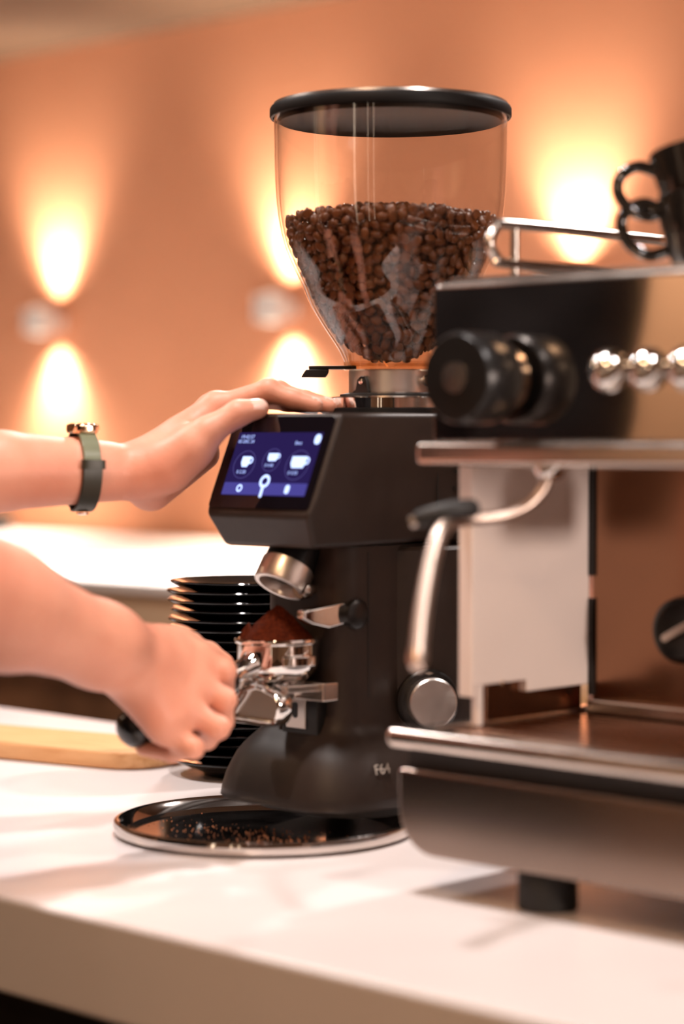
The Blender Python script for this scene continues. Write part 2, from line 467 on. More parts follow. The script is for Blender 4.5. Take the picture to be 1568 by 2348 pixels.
# portafilter symbol, gear and hand symbols
a, b = dpos(.485, .775)
ring_icon('portafilter_icon', .485, .775, .0060, .0026, M['screenicon'])
icon('portafilter_icon', rrect(.0030, .0115, .0012, 4), .482, .93, M['screenicon'])
ring_icon('gear_icon', .205, .89, .0034, .0014, M['screenicon'])
icon('hand_icon', rrect(.0052, .0078, .0022, 4), .775, .895, M['screenicon'])
icon('hand_icon', rrect(.0072, .0092, .0035, 5), .955, .11, M['screenicon'])
# chute
ax = Vector((0, -math.sin(math.radians(33)), -math.cos(math.radians(33))))
cpos = Vector((0, -.1375, .209))
mtx = axis_mtx(cpos, ax)
build('chute_neck', MB().lathe([(.021, -.055), (.022, -.014), (.018, -.010)], 40, mtx), M['gblack2'], G)
build('chute_ring', MB().lathe([(.0215, -.0215), (.0232, -.020), (.0232, -.002), (.0222, 0), (.0185, 0), (.0175, -.003), (.0165, -.019), (.0175, -.0215)], 48, mtx, closed=True), M['turned'], G)
build('chute_inside', MB().lathe([(.0166, -.0195), (.0166, -.0185)], 32, mtx), M['darkgap'], G)
bo = axis_mtx((.0135, -.122, .2065), (0, -1, 0))
build('neck_bolt', MB().lathe([(.0045, -.014), (.0045, -.004), (.0078, -.004), (.0082, .004), (.0072, .006)], 24, bo), M['satin'], G)
# upper holding hooks, one each side of the portafilter
for sx in (1,):
    hk = MB()
    secs = [(-.105, .178, .197, .0065), (-.125, .176, .195, .007), (-.142, .180, .193, .0055), (-.153, .185, .192, .004)]
    hk.loft([[(sx*.040 - h_, y, z0), (sx*.040 + h_, y, z0), (sx*.040 + h_, y, z1), (sx*.040 - h_, y, z1)] for y, z0, z1, h_ in secs])
    build('holder_hook', hk, M['chrome'], G, .002)
    build('hook_cap', MB().lathe([(.0125, -.005), (.0125, .004), (.0095, .006)], 28, axis_mtx((sx*.0485, -.096, .1865), (sx, 0, 0))), M['gblack2'], G)
# fork
fk = build('fork', MB().prism([(-.038, -.100), (.038, -.100), (.038, -.118), (.030, -.158), (.022, -.158), (.022, -.125), (-.022, -.125), (-.022, -.158), (-.030, -.158), (-.038, -.118)],
      lambda u, v, k: (u, v, .1225 + .0065*k)), M['satin'], G, .0012)
build('fork_block', MB().box((-.040, -.127, .1135), (.042, -.108, .1300)), M['satin'], G, .002)
build('fork_screw', MB().lathe([(.0062, 0), (.0062, .004), (.0035, .005), (.002, .002)], 20, axis_mtx((.006, -.127, .1205), (0, -1, 0))), M['chrome'], G)
build('slide_frame', MB().box((-.012, -.1225, .084), (.030, -.108, .1145)), M['gblack2'], G, .0015)
sp = build('slot_plate', MB().box((-.0055, -.1245, .089), (.0175, -.1222, .1145)), M['turned'], G, .0008)
build('slot', MB().prism(rrect(.0055, .0135, .0026, 5), lambda u, v, k: (u + .006, -.1247 - .0003*k, .1045 + v)), M['darkgap'], sp)
# side knob
ka = Vector((.857, -.515, 0)); kp = Vector((0, .015, .1086)) + ka * .0785
km = axis_mtx(kp, ka, (0, 0, 1))
kb = build('knob_collar', MB().lathe([(.0275, -.004), (.0275, .003), (.026, .0045), (.0225, .0045)], 56, km), M['gblack2'], G)
build('grind_knob', MB().lathe([(.0205, .004), (.0212, .011), (.0212, .0165), (.0200, .0180), (.001, .0185)], 56, km), M['turned'], G)
m2 = km @ Matrix.Translation((.0243, 0, .0046))
build('diamond_mark', MB().add([m2 @ Vector(p) for p in ((0, .004, .0002), (.0014, 0, .0002), (0, -.004, .0002), (-.0014, 0, .0002))], [(0, 1, 2, 3)]), M['silverprint'], kb)
m3 = km @ Matrix.Translation((-.0105, -.0225, .0046))
build('tick_mark', MB().add([m3 @ Vector(p) for p in ((-.002, .0006, .0002), (.002, .0006, .0002), (.002, -.0006, .0002), (-.002, -.0006, .0002))], [(0, 1, 2, 3)]), M['silverprint'], kb)
# model lettering on the base flank
tn = Vector((.80, 0, .60)).normalized(); tx = Vector((0, 1, 0)); tu = tn.cross(tx)
tm = Matrix((tx, tu, tn)).transposed().to_4x4(); tm.translation = Vector((.0805, -.098, .0585))
text('base_lettering', 'F64', .013, tm, M['silverprint'], G, .0004, shear=.35)
# vents at the back of the head
for z in (.3035, .2885):
    build('vent_slot', MB().box((.060, .012, z), (.0678, .045, z+.0035)), M['darkgap'], G)
build('panel_seam', MB().box((.0636, -.0105, .25), (.0652, -.0095, .33)), M['darkgap'], G)
# hopper mounting on top of the head
build('top_gasket', MB().lathe([(.060, .352), (.060, .360), (.050, .3605)], 56), M['gblack2'], G)
build('adjuster_ring', MB().lathe([(.053, .3595), (.0565, .3605), (.0565, .369), (.0545, .3702), (.04, .3705)], 64), M['chrome'], G)
build('ring_gasket', MB().lathe([(.0445, .370), (.0445, .3725), (.037, .374)], 48), M['rubber'], G)
build('steel_collar', MB().lathe([(.0368, .372), (.0368, .3930), (.036, .3938), (.0335, .3938)], 64), M['turned'], G)
br = MB().prism([(-.012, 0), (.0105, 0), (.0085, .012), (.006, .0165), (.001, .0165), (-.003, .013), (-.005, .005)], lambda u, v, k: (u, -.0362 - .0035*k, .3715 + v))
bk = build('lock_tab', br, M['gblack2'], G, .0006)
build('tab_screw', MB().lathe([(.0026, 0), (.0026, .0012), (.0012, .0014)], 16, axis_mtx((.0025, -.0397, .3835), (0, -1, 0))), M['chrome'], bk)
build('collar_screw', MB().lathe([(.003, 0), (.003, .004), (.0052, .004), (.0052, .007)], 18, axis_mtx((.0365, .002, .384), (1, 0, 0))), M['satin'], G)
lev = Matrix.Rotation(math.radians(224), 4, 'Z')
build('gate_lever', MB().prism([(.030, -.007), (.072, -.007), (.072, .007), (.030, .007)], lambda u, v, k: lev @ Vector((u, v, .3945 + .0032*k))), M['gblack2'], G, .0008)
build('lever_grip', MB().prism([(.079, .3875), (.057, .3875), (.0545, .391), (.054, .3945), (.0745, .3945)], lambda u, v, k: lev @ Vector((u, -.0085 + .017*k, v))), M['gblack2'], G, .001)
# hopper: clear wall with thickness
hp = [(.0405, .3975), (.0415, .402), (.0466, .4129), (.0594, .4321), (.0709, .4514), (.0790, .4707), (.0880, .4899), (.0938, .505), (.0975, .5208), (.1002, .540), (.1014, .5593), (.1021, .585), (.1025, .615)]
def interp_prof(pr, n=40):
    P = smooth_path([(a, 0, b) for a, b in pr], 4); return [(p.x, p.z) for p in P]
outer = interp_prof(hp)
inner = [(r - .0026, z) for r, z in outer]
def hop_r(z):
    zs = [p[1] for p in inner]; rs = [p[0] for p in inner]
    return float(np.interp(z, zs, rs))
build('hopper', MB().lathe(outer + inner[::-1], 96, closed=True), M['hopper'], G, angle=60)
build('hopper_collar', MB().lathe([(.0405, .3938), (.0415, .3945), (.0415, .401), (.0375, .401), (.0365, .3938)], 56, closed=True), M['amber'], G)
for sx in (1, -1):   # clear gate wings in the throat
    build('gate_wing', MB().prism([(sx*.002, .3965), (sx*.035, .3965), (sx*.038, .4065), (sx*.033, .412), (sx*.018, .4105), (sx*.008, .404)], lambda u, v, k: lev @ Vector((u, -.015 + .030*k, v))), M['amber'], G, .001)
lid = build('hopper_lid', MB().lathe([(.0, .614), (.090, .614), (.0975, .611), (.0985, .616), (.1035, .617), (.1035, .6145), (.1055, .6145), (.1062, .6160), (.1062, .6220), (.1052, .6240), (.102, .6250), (.090, .6270), (.0, .6285)], 96), M['lidblack'], G)
build('lid_highlight', MB().lathe([(.1035, .6246), (.090, .6272), (.070, .6280), (.068, .6288), (.090, .6290), (.1028, .6270)], 96, closed=True), M['satin'], lid)  # bright ring put in as the highlight along the lid's edge

# ------------------------------------------------------------------ coffee beans in the hopper
def bean_mesh(nu=12, nv=8):
    V = []; Fc = []
    A, B, C = .0056, .0042, .0031
    for j in range(nv + 1):
        th = PI * j / nv
        for i in range(nu):
            ph = 2 * PI * i / nu
            x = A * math.cos(th); y = B * math.sin(th) * math.cos(ph); z = C * math.sin(th) * math.sin(ph)
            if z < 0: z *= .62                                   # flat face
            if z < 0 and abs(y) < .0012: z += .0011 * (1 - abs(x) / A * .6)    # the crease
            V.append((x, y, z))
    for j in range(nv):
        for i in range(nu):
            i2 = (i + 1) % nu
            Fc.append((j*nu+i, j*nu+i2, (j+1)*nu+i2, (j+1)*nu+i))
    return np.array(V), Fc
bv, bf = bean_mesh()
bme = bpy.data.meshes.new('coffee_bean'); bme.from_pydata([tuple(p) for p in bv], [], bf)
import bmesh
_b = bmesh.new(); _b.from_mesh(bme); bmesh.ops.remove_doubles(_b, verts=_b.verts, dist=1e-5); bmesh.ops.recalc_face_normals(_b, faces=_b.faces); _b.to_mesh(bme); _b.free()
bme.polygons.foreach_set('use_smooth', [True] * len(bme.polygons)); bme.materials.append(M['bean'])
bv = np.array([v.co[:] for v in bme.vertices]); bf = [tuple(p.vertices) for p in bme.polygons]
def top_z(r): return .524 + .013 * math.cos(min(1, r / .098) * PI / 2)
pts = []; grid = {}
cell = .0078
def try_pt(p, dmin):
    k = tuple(int(math.floor(c / cell)) for c in p)
    for a in (-1, 0, 1):
        for b in (-1, 0, 1):
            for c in (-1, 0, 1):
                for q in grid.get((k[0]+a, k[1]+b, k[2]+c), ()):
                    if (q[0]-p[0])**2 + (q[1]-p[1])**2 + (q[2]-p[2])**2 < dmin*dmin: return False
    grid.setdefault(k, []).append(p); pts.append(p); return True
for depth, tries in ((.0048, 16000), (.0092, 9000), (.0138, 7000)):
    for _ in range(tries):
        z = .404 + (.541 - .404) * (random.random() ** .75)
        r = hop_r(z) - depth - random.random() * .0010
        if r < .004: continue
        if z > top_z(r) + .001: continue
        a = random.random() * 2 * PI
        if z < .420 and abs(r * math.cos(a - math.radians(44))) > .006 + (z - .400) * 1.9: continue
        try_pt((r * math.cos(a), r * math.sin(a), z), .0076)
for _ in range(12000):
    r = .094 * math.sqrt(random.random()); a = random.random() * 2 * PI
    try_pt((r * math.cos(a), r * math.sin(a), top_z(r) - random.random() * .006), .0076)
camdir = Vector((.6947, -.7193, 0)); camright = Vector((.7193, .6947, 0))
def bean_score(p):
    r = math.hypot(p[0], p[1]) + 1e-9
    facing = (p[0]*camdir.x + p[1]*camdir.y) / r
    lat = p[0]*camright.x + p[1]*camright.y
    depth = hop_r(p[2]) - r
    hidden = (lat > .034 and p[2] < .474)
    return (facing - max(0, depth - .006) * 160 - (5 if hidden else 0))
order = sorted(range(len(pts)), key=lambda i: -bean_score(pts[i]))
single = set(order[:300])
SV = []; SF = []; nb = len(bv); cnt = 0
for i, p in enumerate(pts):
    r = math.hypot(p[0], p[1]) + 1e-9
    rad = Vector((p[0]/r, p[1]/r, 0))
    # long axis roughly along the wall, random roll; either face may look outward
    t1 = Vector((-rad.y, rad.x, 0)); t2 = Vector((0, 0, 1))
    an = random.random() * 2 * PI
    lx = (t1 * math.cos(an) + t2 * math.sin(an) + rad * random.uniform(-.45, .45)).normalized()
    nz = (rad * (1 if random.random() < .62 else -1) + t1 * random.uniform(-.5, .5) + t2 * random.uniform(-.5, .5))
    ly = nz.cross(lx).normalized(); lz = lx.cross(ly)
    s_ = random.uniform(.88, 1.1)
    R3 = Matrix((lx, ly, lz)).transposed()
    if i in single:
        ob = bpy.data.objects.new('coffee_bean', bme); col.objects.link(ob)
        mm = R3.to_4x4() @ Matrix.Scale(s_, 4); mm.translation = Vector((GX + p[0], GY + p[1], p[2]))
        ob.matrix_world = mm
        tag(ob, 'glossy brown roasted coffee bean against the front of the clear hopper', 'coffee bean', 'roasted beans in the hopper')
    else:
        W_ = (bv * s_) @ np.array(R3).T + np.array(p)
        SV.append(W_); SF += [tuple(k + cnt * nb for k in f) for f in bf]; cnt += 1
SVa = np.concatenate(SV)
# dark heart of the pile so no light leaks between the outer beans
core = MB().lathe([(0.001, .404)] + [(max(.002, min(hop_r(z) - .0165, (z - .404) * 1.3)), z) for z in np.linspace(.410, .516, 14)] + [(.05, .521), (.0, .5255)], 40)
off_ = len(SVa)
SVl = [tuple(p) for p in SVa] + core.v; SF += [tuple(k + off_ for k in f) for f in core.f]
bs = MB(); bs.v = SVl; bs.f = SF
me = bpy.data.meshes.new('coffee_beans'); me.from_pydata(bs.v, [], bs.f)
me.polygons.foreach_set('use_smooth', [True] * len(me.polygons))
bo_ = link('coffee_beans', me, M['bean'], loc=(GX, GY, 0))
tag(bo_, 'mass of roasted brown coffee beans filling the clear hopper', 'coffee beans', None, 'stuff')

# ------------------------------------------------------------------ round tray under the grinder front
tr = empty('catch_tray', (GX - .018, GY - .138, 0))
tag(tr, 'round polished steel tray with rolled rim under the grinder front', 'tray')
R_ = .128
build('tray_dish', MB().lathe([(.0, .0005), (R_-.006, .0005), (R_-.001, .003), (R_, .008), (R_-.001, .0115), (R_-.004, .0125), (R_-.007, .011), (R_-.012, .0035), (R_-.018, .0022), (.0, .0020)], 96), M['steel'], tr)
gv = MB()
for i in range(230):
    a = random.gauss(-.4, .55); rr = random.uniform(.0, 1.0)
    x = random.gauss(.005, .055); y = random.gauss(-.030, .022)
    # grains gather in front of the base
    if math.hypot(x, y) > R_ - .02: continue
    s_ = random.uniform(.0003, .0009); z = .0021
    q = [(x - s_, y - s_*.7, z), (x + s_, y - s_, z), (x, y + s_, z), (x + random.uniform(-.4, .4)*s_, y, z + s_*1.3)]
    gv.add(q, [(0, 2, 1), (0, 1, 3), (1, 2, 3), (2, 0, 3)])
gr = build('spilled_grounds', gv, M['grain'], smooth=False, loc=(GX - .018, GY - .138, 0))
tag(gr, 'orange-brown spilled coffee grains scattered on the steel tray', 'coffee grounds', None, 'stuff')

# ------------------------------------------------------------------ portafilter in the hand
PFx, PFy, PFz = GX, GY - .139, .1655
pf = empty('portafilter', (PFx, PFy, PFz))
tag(pf, 'chrome portafilter with black handle held under the grinder chute', 'portafilter')
build('basket_rim', MB().lathe([(.0335, -.004), (.0362, -.003), (.0368, -.001), (.0362, .001), (.0335, .001), (.0318, -.001)], 64, closed=True), M['chrome'], pf)
build('basket', MB().lathe([(.0335, .0), (.0320, -.002), (.0310, -.022), (.0, -.023), (.0, -.0245), (.0325, -.0235), (.0335, -.003)], 56), M['satin'], pf)
build('filter_head', MB().lathe([(.0325, -.003), (.0345, -.004), (.0345, -.020), (.0338, -.024), (.030, -.031), (.022, -.036), (.012, -.0385), (.0, -.039)], 64), M['chrome'], pf)
for a in (25, 205):
    lm = Matrix.Rotation(math.radians(a - 40), 4, 'Z')
    build('locking_lug', MB().loft([[lm @ Vector(p) for p in ((.033*math.cos(t), .033*math.sin(t), -.021), (.0395*math.cos(t), .0395*math.sin(t), -.021), (.0395*math.cos(t), .0395*math.sin(t), -.012), (.033*math.cos(t), .033*math.sin(t), -.012))] for t in np.linspace(-.42, .42, 9)]), M['chrome'], pf, .0012)
# neck and handle slope down toward the barista
hd = Vector((0, -.135, -.043)).normalized()
n0 = Vector((0, -.026, -.0185))
nk = [n0, n0 + hd*.010, n0 + hd*.020, n0 + hd*.030]
build('handle_neck', MB().tube(nk, [.0145, .0098, .0088, .0098], 24), M['chrome'], pf)
h0 = n0 + hd * .029
hr = [(0, .0095), (.002, .0125), (.012, .0120), (.035, .0125), (.065, .0145), (.090, .0160), (.108, .0162), (.117, .0145), (.1215, .0095), (.1225, .003)]
build('handle_grip', MB().tube([h0 + hd*t for t, r in hr], [r for t, r in hr], 28), M['handle'], pf, angle=60)
build('grip_ferrule', MB().tube([h0 + hd*-.001, h0 + hd*.003], .0128, 28), M['chrome'], pf)
# spout: stem then open channel to two outlets
spm = [Vector((0, -.008, -.034)), Vector((0, -.014, -.040)), Vector((0, -.020, -.044))]
build('spout_stem', MB().tube(spm, [.0105, .0095, .0095], 24), M['chrome'], pf)
so = [(-.013, -.0415), (.0, -.0385), (.013, -.0405), (.0255, -.0445), (.0295, -.0500), (.0285, -.0600), (.0235, -.0665), (.010, -.0685), (-.010, -.0680), (-.026, -.0680), (-.0305, -.0640), (-.027, -.0570), (-.020, -.0500)]
ol = smooth_path([(x, 0, z) for x, z in so + so[:1]], 5)[:-1]
fr_ = []
for i, p in enumerate(ol):
    q = ol[(i+1) % len(ol)] - ol[i-1]; nx = Vector((q.z, 0, -q.x)).normalized()
    c0 = Vector((p.x, -.021, p.z))
    fr_.append([c0 + nx*(.0030*math.cos(t)) + Vector((0, .0095*math.sin(t), 0)) for t in np.linspace(0, 2*PI, 13)[:-1]])
build('double_spout', MB().loft(fr_, closed=True), M['chrome'], pf, angle=60)
build('spout_web', MB().prism([(p.x, p.z) for p in ol], lambda u, v, k: (u, -.0235 + .005*k, v)), M['satin'], pf)
# mound of ground coffee
gm = MB(); nr, na = 22, 72; Vg = [(0, 0, .0278)]; Fg = []
for i in range(1, nr + 1):
    t = i / nr
    for j in range(na):
        a = 2 * PI * j / na
        r = t * .0325
        h = .0275 * (1 - t**1.25) * (1 + .10*math.sin(3*a + 1)*t) + .0016*(math.sin(7*a + 9*t) * .5 + random.uniform(-.5, .5)) * min(1, 4*(1-t)) - .003*t
        if abs(t - .88) < .12 and abs((a - 3.75 + PI) % (2*PI) - PI) < .22: h += .0075
        Vg.append((r*math.cos(a), r*math.sin(a), h))
for j in range(na): Fg.append((0, 1 + j, 1 + (j+1) % na))
for i in range(nr - 1):
    for j in range(na):
        p_ = 1 + i*na; Fg.append((p_ + j, p_ + na + j, p_ + na + (j+1) % na, p_ + (j+1) % na))
gm.add(Vg, Fg); gm.add([(.0325*math.cos(2*PI*j/na), .0325*math.sin(2*PI*j/na), -.008) for j in range(na)], [tuple(range(na))])
go = build('coffee_grounds', gm, M['ground'], loc=(PFx, PFy, PFz), angle=180)
tag(go, 'heaped mound of dark reddish ground coffee in the portafilter basket', 'ground coffee', None, 'stuff')

# ------------------------------------------------------------------ saucers
sp_ = .00925
sprof = [(.0, .0035), (.038, .0035), (.040, .0), (.043, .0), (.0445, .0035), (.058, .0082), (.070, .0135), (.0748, .0158), (.0755, .0170), (.0748, .0180), (.070, .0166), (.056, .0118), (.044, .0093), (.0, .00925)]
sm = MB().lathe(sprof, 64)
s0 = build('saucer', sm, M['saucer'], loc=(-1.633, 1.551, 0), angle=50)
names = ['topmost', 'second', 'third', 'fourth', 'fifth', 'sixth', 'seventh', 'eighth', 'ninth', 'tenth', 'eleventh', 'twelfth', 'thirteenth', 'fourteenth', 'fifteenth', 'sixteenth', 'seventeenth', 'eighteenth', 'nineteenth', 'lowest']
for i in range(20):
    o = s0 if i == 0 else s0.copy()
    if i: col.objects.link(o)
    o.location = (-1.633 + (random.uniform(-.0022, .0022) if i else .004), 1.551 + random.uniform(-.0015, .0015), i * sp_ + .0001)
    o.rotation_euler = (0, 0, random.random() * 6)
    k = 19 - i
    lab = ('lowest glossy black saucer, resting on the white worktop' if k == 19 else 'topmost glossy black saucer of the tall stack' if k == 0
           else '%s glossy black saucer from the top of the tall stack' % names[k])
    tag(o, lab, 'saucer', 'glossy black saucers stacked behind the grinder')

# ------------------------------------------------------------------ wooden board
bd = MB()
poly = rrect(.42, .115, .045, 10)
ang = math.radians(13); bc = Vector((-1.925, 1.487, 0))
def bpt(u, v, z): return (bc.x + u*math.cos(ang) - v*math.sin(ang), bc.y + u*math.sin(ang) + v*math.cos(ang), z)
bo2 = build('serving_board', MB().prism(rrect(.42, .115, .045, 10), lambda u, v, k: (u, v, .0003 + .0185*k)), M['board'], None, .004)
bo2.location = bc; bo2.rotation_euler = (0, 0, ang)
tag(bo2, 'pale beech serving board with rounded corners lying on the worktop', 'board')

# ------------------------------------------------------------------ espresso machine
E0 = (-.76, 1.43, 0)
EM = empty('espresso_machine', E0)
tag(EM, 'polished steel espresso machine cropped by the right edge', 'espresso machine')
XL, XR = -1.125, -.40
def em(name, mb, mt, bevel=0., parent=EM, **k): return build(name, mb, mt, parent, bevel, E0, **k)
# lower body, rounded at its lower outer corners
rr = .034
pl = []
for i in range(9):
    a = math.radians(180 + 90 * i / 8); pl.append((XL + rr + rr*math.cos(a), .029 + rr + rr*math.sin(a)))
for i in range(9):
    a = math.radians(270 + 90 * i / 8); pl.append((XR - rr + rr*math.cos(a), .029 + rr + rr*math.sin(a)))
pl += [(XR, .0915), (XL, .0915)]
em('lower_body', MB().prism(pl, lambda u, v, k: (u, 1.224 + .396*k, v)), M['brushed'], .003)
em('shadow_gap', MB().box((XL+.004, 1.232, .0912), (XR-.004, 1.60, .108)), M['darkgap'])  # near-black block standing in for the shade below the tray lip
em('tray_lip', MB().box((XL-.003, 1.212, .1075), (XR+.003, 1.236, .1225)), M['satin'], .006, seg=4)
em('tray_side_rim', MB().box((XL-.003, 1.2365, .1075), (XL+.011, 1.60, .1195)), M['satin'], .003)
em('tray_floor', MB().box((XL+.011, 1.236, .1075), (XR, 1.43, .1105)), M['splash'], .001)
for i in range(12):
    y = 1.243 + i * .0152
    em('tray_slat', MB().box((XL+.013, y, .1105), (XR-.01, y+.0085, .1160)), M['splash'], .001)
em('tray_back_ledge', MB().box((XL+.022, 1.420, .1165), (XR-.01, 1.4305, .1275)), M['satin'], .002)
for x, y in ((-1.005, 1.251), (-.52, 1.251), (-1.005, 1.585), (-.52, 1.585)):
    em('foot', MB().lathe([(.0205, 0), (.0215, .001), (.0215, .026), (.019, .0295)], 28, Matrix.Translation((x, y, 0))), M['rubber'])
# left leg panel with a notch at its foot
lp = [(1.287, .139), (1.2915, .139), (1.2915, .1475), (1.352, .1475), (1.352, .1385), (1.43, .1385), (1.43, .322), (1.287, .322)]
em('leg_panel', MB().prism(lp, lambda u, v, k: (XL+.004 + .014*k, u, v)), M['whitepanel'], .0015)
em('leg_post', MB().tube([(XL+.012, 1.300, .117), (XL+.012, 1.300, .148)], .0042, 16), M['whitepanel'])
em('leg_cover', MB().box((XL+.004, 1.312, .112), (XL+.010, 1.43, .1495)), M['splash'], .001)
em('panel_screw', MB().lathe([(.0022, 0), (.0022, .0015)], 12, axis_mtx((XL+.0185, 1.322, .147), (1, 0, 0))), M['gold'])
# splash back
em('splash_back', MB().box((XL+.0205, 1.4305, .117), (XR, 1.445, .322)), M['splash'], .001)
em('joint_strip', MB().box((XL+.0185, 1.4275, .225), (XL+.0225, 1.4304, .318)), M['darkgap'])
em('joint_strip', MB().box((XL+.0185, 1.4275, .130), (XL+.0225, 1.4304, .207)), M['darkgap'])
em('rear_body', MB().box((XL+.003, 1.4452, .100), (XR, 1.62, .324)), M['satin'], .003)
dk = axis_mtx((-1.012, 1.4305, .187), (0, -1, 0), (1, 0, 0))
dl = em('drain_dial', MB().lathe([(.0255, 0), (.0265, .004), (.025, .012), (.021, .014), (.018, .012), (.0, .012)], 44, dk), M['gblack2'])
dm = dk @ Matrix.Rotation(math.radians(28), 4, 'Z')
em('dial_pointer', MB().prism(rrect(.032, .0065, .003, 5), lambda u, v, k: dm @ Vector((u, v, .012 + .004*k))), M['satin'], .0006, parent=dl)
# upper body with mirror-polished front
em('upper_body', MB().box((XL, 1.262, .324), (XR, 1.62, .450)), M['satin'], .006, seg=4)
em('front_panel', MB().box((XL+.004, 1.259, .332), (XR-.004, 1.2625, .4455)), M['steel'], .0008)
em('front_ledge', MB().box((XL-.001, 1.243, .314), (XR+.01, 1.300, .3315)), M['satin'], .005, seg=4)
# steam knob
kx, kz = -1.056, .377
kk = axis_mtx((kx, 1.259, kz), (0, -1, 0))
em('knob_bezel', MB().lathe([(.024, 0), (.024, .004), (.018, .005)], 40, kk), M['satin'])
kn = em('steam_knob', MB().lathe([(.016, .004), (.016, .010), (.030, .012), (.033, .016), (.033, .046), (.030, .050), (.0, .051)], 48, kk), M['gblack2'])
em('knob_cap', MB().lathe([(.011, .0505), (.011, .052), (.0, .0525)], 28, kk), M['satin'], parent=kn)
for i in range(5):
    bm_ = axis_mtx((-.9575 + .0325*i, 1.259, .381), (0, -1, 0))
    bt_ = em('button', MB().lathe([(.0150, 0), (.0150, .002)] + [(.0142*math.cos(t), .002 + .0125*math.sin(t)) for t in np.linspace(.05, PI/2, 9)], 32, bm_), M['chrome'])
# group head just beyond the frame
gh = Matrix.Translation((-.895, 1.345, 0))
em('group_head', MB().lathe([(.041, .270), (.043, .274), (.043, .300), (.036, .306), (.034, .316)], 44, gh), M['chrome'])
# steam wand
wp = smooth_path([(-1.0215, 1.272, .316), (-1.0225, 1.268, .300), (-1.028, 1.255, .286), (-1.038, 1.238, .2785), (-1.050, 1.215, .277), (-1.0505, 1.197, .2755), (-1.046, 1.182, .268), (-1.040, 1.166, .2485), (-1.026, 1.141, .2145), (-1.013, 1.122, .186)], 6)
M['wandsteel'] = mat('dull_wand_steel', (.58, .46, .39), .36, 1.0, rough_var=.05)
wd = em('steam_wand', MB().tube(wp, [.0046 + .0016*min(1, max(0, (i - 20) / 8)) for i in range(len(wp))], 16), M['wandsteel'])
em('wand_tip', MB().tube([wp[-3], wp[-1], wp[-1] + (wp[-1]-wp[-3]).normalized()*.006], [.0066, .0070, .0048], 16), M['wandsteel'], parent=wd)
em('wand_joint', MB().lathe([(.011, -.006), (.0125, 0), (.009, .008), (.006, .010)], 24, axis_mtx((-1.0215, 1.272, .314), (0, 0, -1))), M['chrome'], parent=wd)
em('wand_grip', MB().tube(smooth_path([(-1.066, 1.180, .2765), (-1.055, 1.187, .281), (-1.045, 1.200, .2845), (-1.042, 1.214, .2845)], 4), [.0055] + [.0068]*11 + [.0055], 16), M['rubber'], parent=wd)
em('grip_pin', MB().tube([(-1.070, 1.178, .2750), (-1.0655, 1.1805, .2768)], .0045, 14), M['satin'], parent=wd)
# cup rail: two bars and end posts
def bar(a, b, r=.0048): return MB().tube(smooth_path(a, 5) if len(a) > 2 else a, r, 12)
rl = em('cup_rail', MB().tube(smooth_path([(-1.112, 1.62, .497), (-1.112, 1.50, .497), (-1.112, 1.337, .497), (-1.112, 1.320, .493), (-1.112, 1.312, .482), (-1.112, 1.320, .4715), (-1.112, 1.337, .467), (-1.112, 1.50, .467), (-1.112, 1.62, .467)], 6), .0042, 14), M['satin'])
for y in (1.342, 1.60):
    em('rail_post', MB().tube([(-1.112, y, .449), (-1.112, y, .497)], .0036, 12), M['satin'], parent=rl)
em('cup_tray', MB().box((XL+.006, 1.275, .4495), (XR-.006, 1.61, .4535)), M['satin'], .001)

# cups on the warmer
def cup(loc, rot, label):
    t = empty('coffee_cup', loc); t.rotation_euler = rot
    build('cup_body', MB().lathe([(.0, .002), (.020, .002), (.021, .0), (.025, .0), (.027, .003), (.035, .018), (.0395, .040), (.041, .058), (.0400, .0592), (.0388, .058), (.037, .040), (.032, .020), (.022, .007), (.0, .006)], 56), M['cup'], t)
    hp_ = smooth_path([(-.037, 0, .047), (-.050, 0, .053), (-.063, 0, .048), (-.067, 0, .036), (-.060, 0, .022), (-.047, 0, .015), (-.034, 0, .018)], 5)
    rings_ = []
    build('cup_handle', MB().tube(hp_, .0045, 14), M['cup'], t)
    tag(t, label, 'cup', 'glossy black cups on the machine top')
cup((-.963, 1.390, .4538), (0, 0, math.radians(38)), 'lower glossy black cup standing on the espresso machine top')
cup((-.960, 1.390, .4900), (math.radians(-6), math.radians(-9), math.radians(40)), 'upper glossy black cup tilted inside the lower one')
#PERSON
# ------------------------------------------------------------------ barista: implicit-surface body meshed as one skin
def v3(*a): return np.array(a, float)
class Cap:                                   # tapered capsule, optionally flattened across one axis
    def __init__(s, a, ra, b, rb, flat=None, fs=1.):
        s.a = np.array(a, float); s.b = np.array(b, float); s.ra = ra; s.rb = rb
        s.n = None if flat is None else np.array(flat, float) / np.linalg.norm(flat); s.fs = fs
        s.c = (s.a + s.b) / 2; s.R = np.linalg.norm(s.b - s.a) / 2 + max(ra, rb) * max(1., 1/fs)
    def d(s, p):
        ab = s.b - s.a; L = max(1e-12, ab @ ab)
        t = np.clip(((p - s.a) @ ab) / L, 0, 1)
        q = p - s.a - t[:, None] * ab
        r = s.ra + (s.rb - s.ra) * t
        if s.n is None: return np.sqrt((q*q).sum(1)) - r
        k = q @ s.n
        return (np.sqrt(np.maximum((q*q).sum(1) - k*k + (k*s.fs)**2, 0)) - r) / max(1., s.fs)
class Ell:                                   # ellipsoid with axes given as rows
    def __init__(s, c, rad, axes=None):
        s.c = np.array(c, float); s.r = np.array(rad, float); s.A = np.eye(3) if axes is None else np.array(axes, float); s.R = max(rad)
    def d(s, p):
        q = ((p - s.c) @ s.A.T) / s.r
        k = np.sqrt((q*q).sum(1)) + 1e-9
        return (k - 1) * min(s.r)
def smin(a, b, k):
    if k <= 0: return np.minimum(a, b)
    h = np.maximum(k - np.abs(a - b), 0) / k
    return np.minimum(a, b) - h*h*k*.25
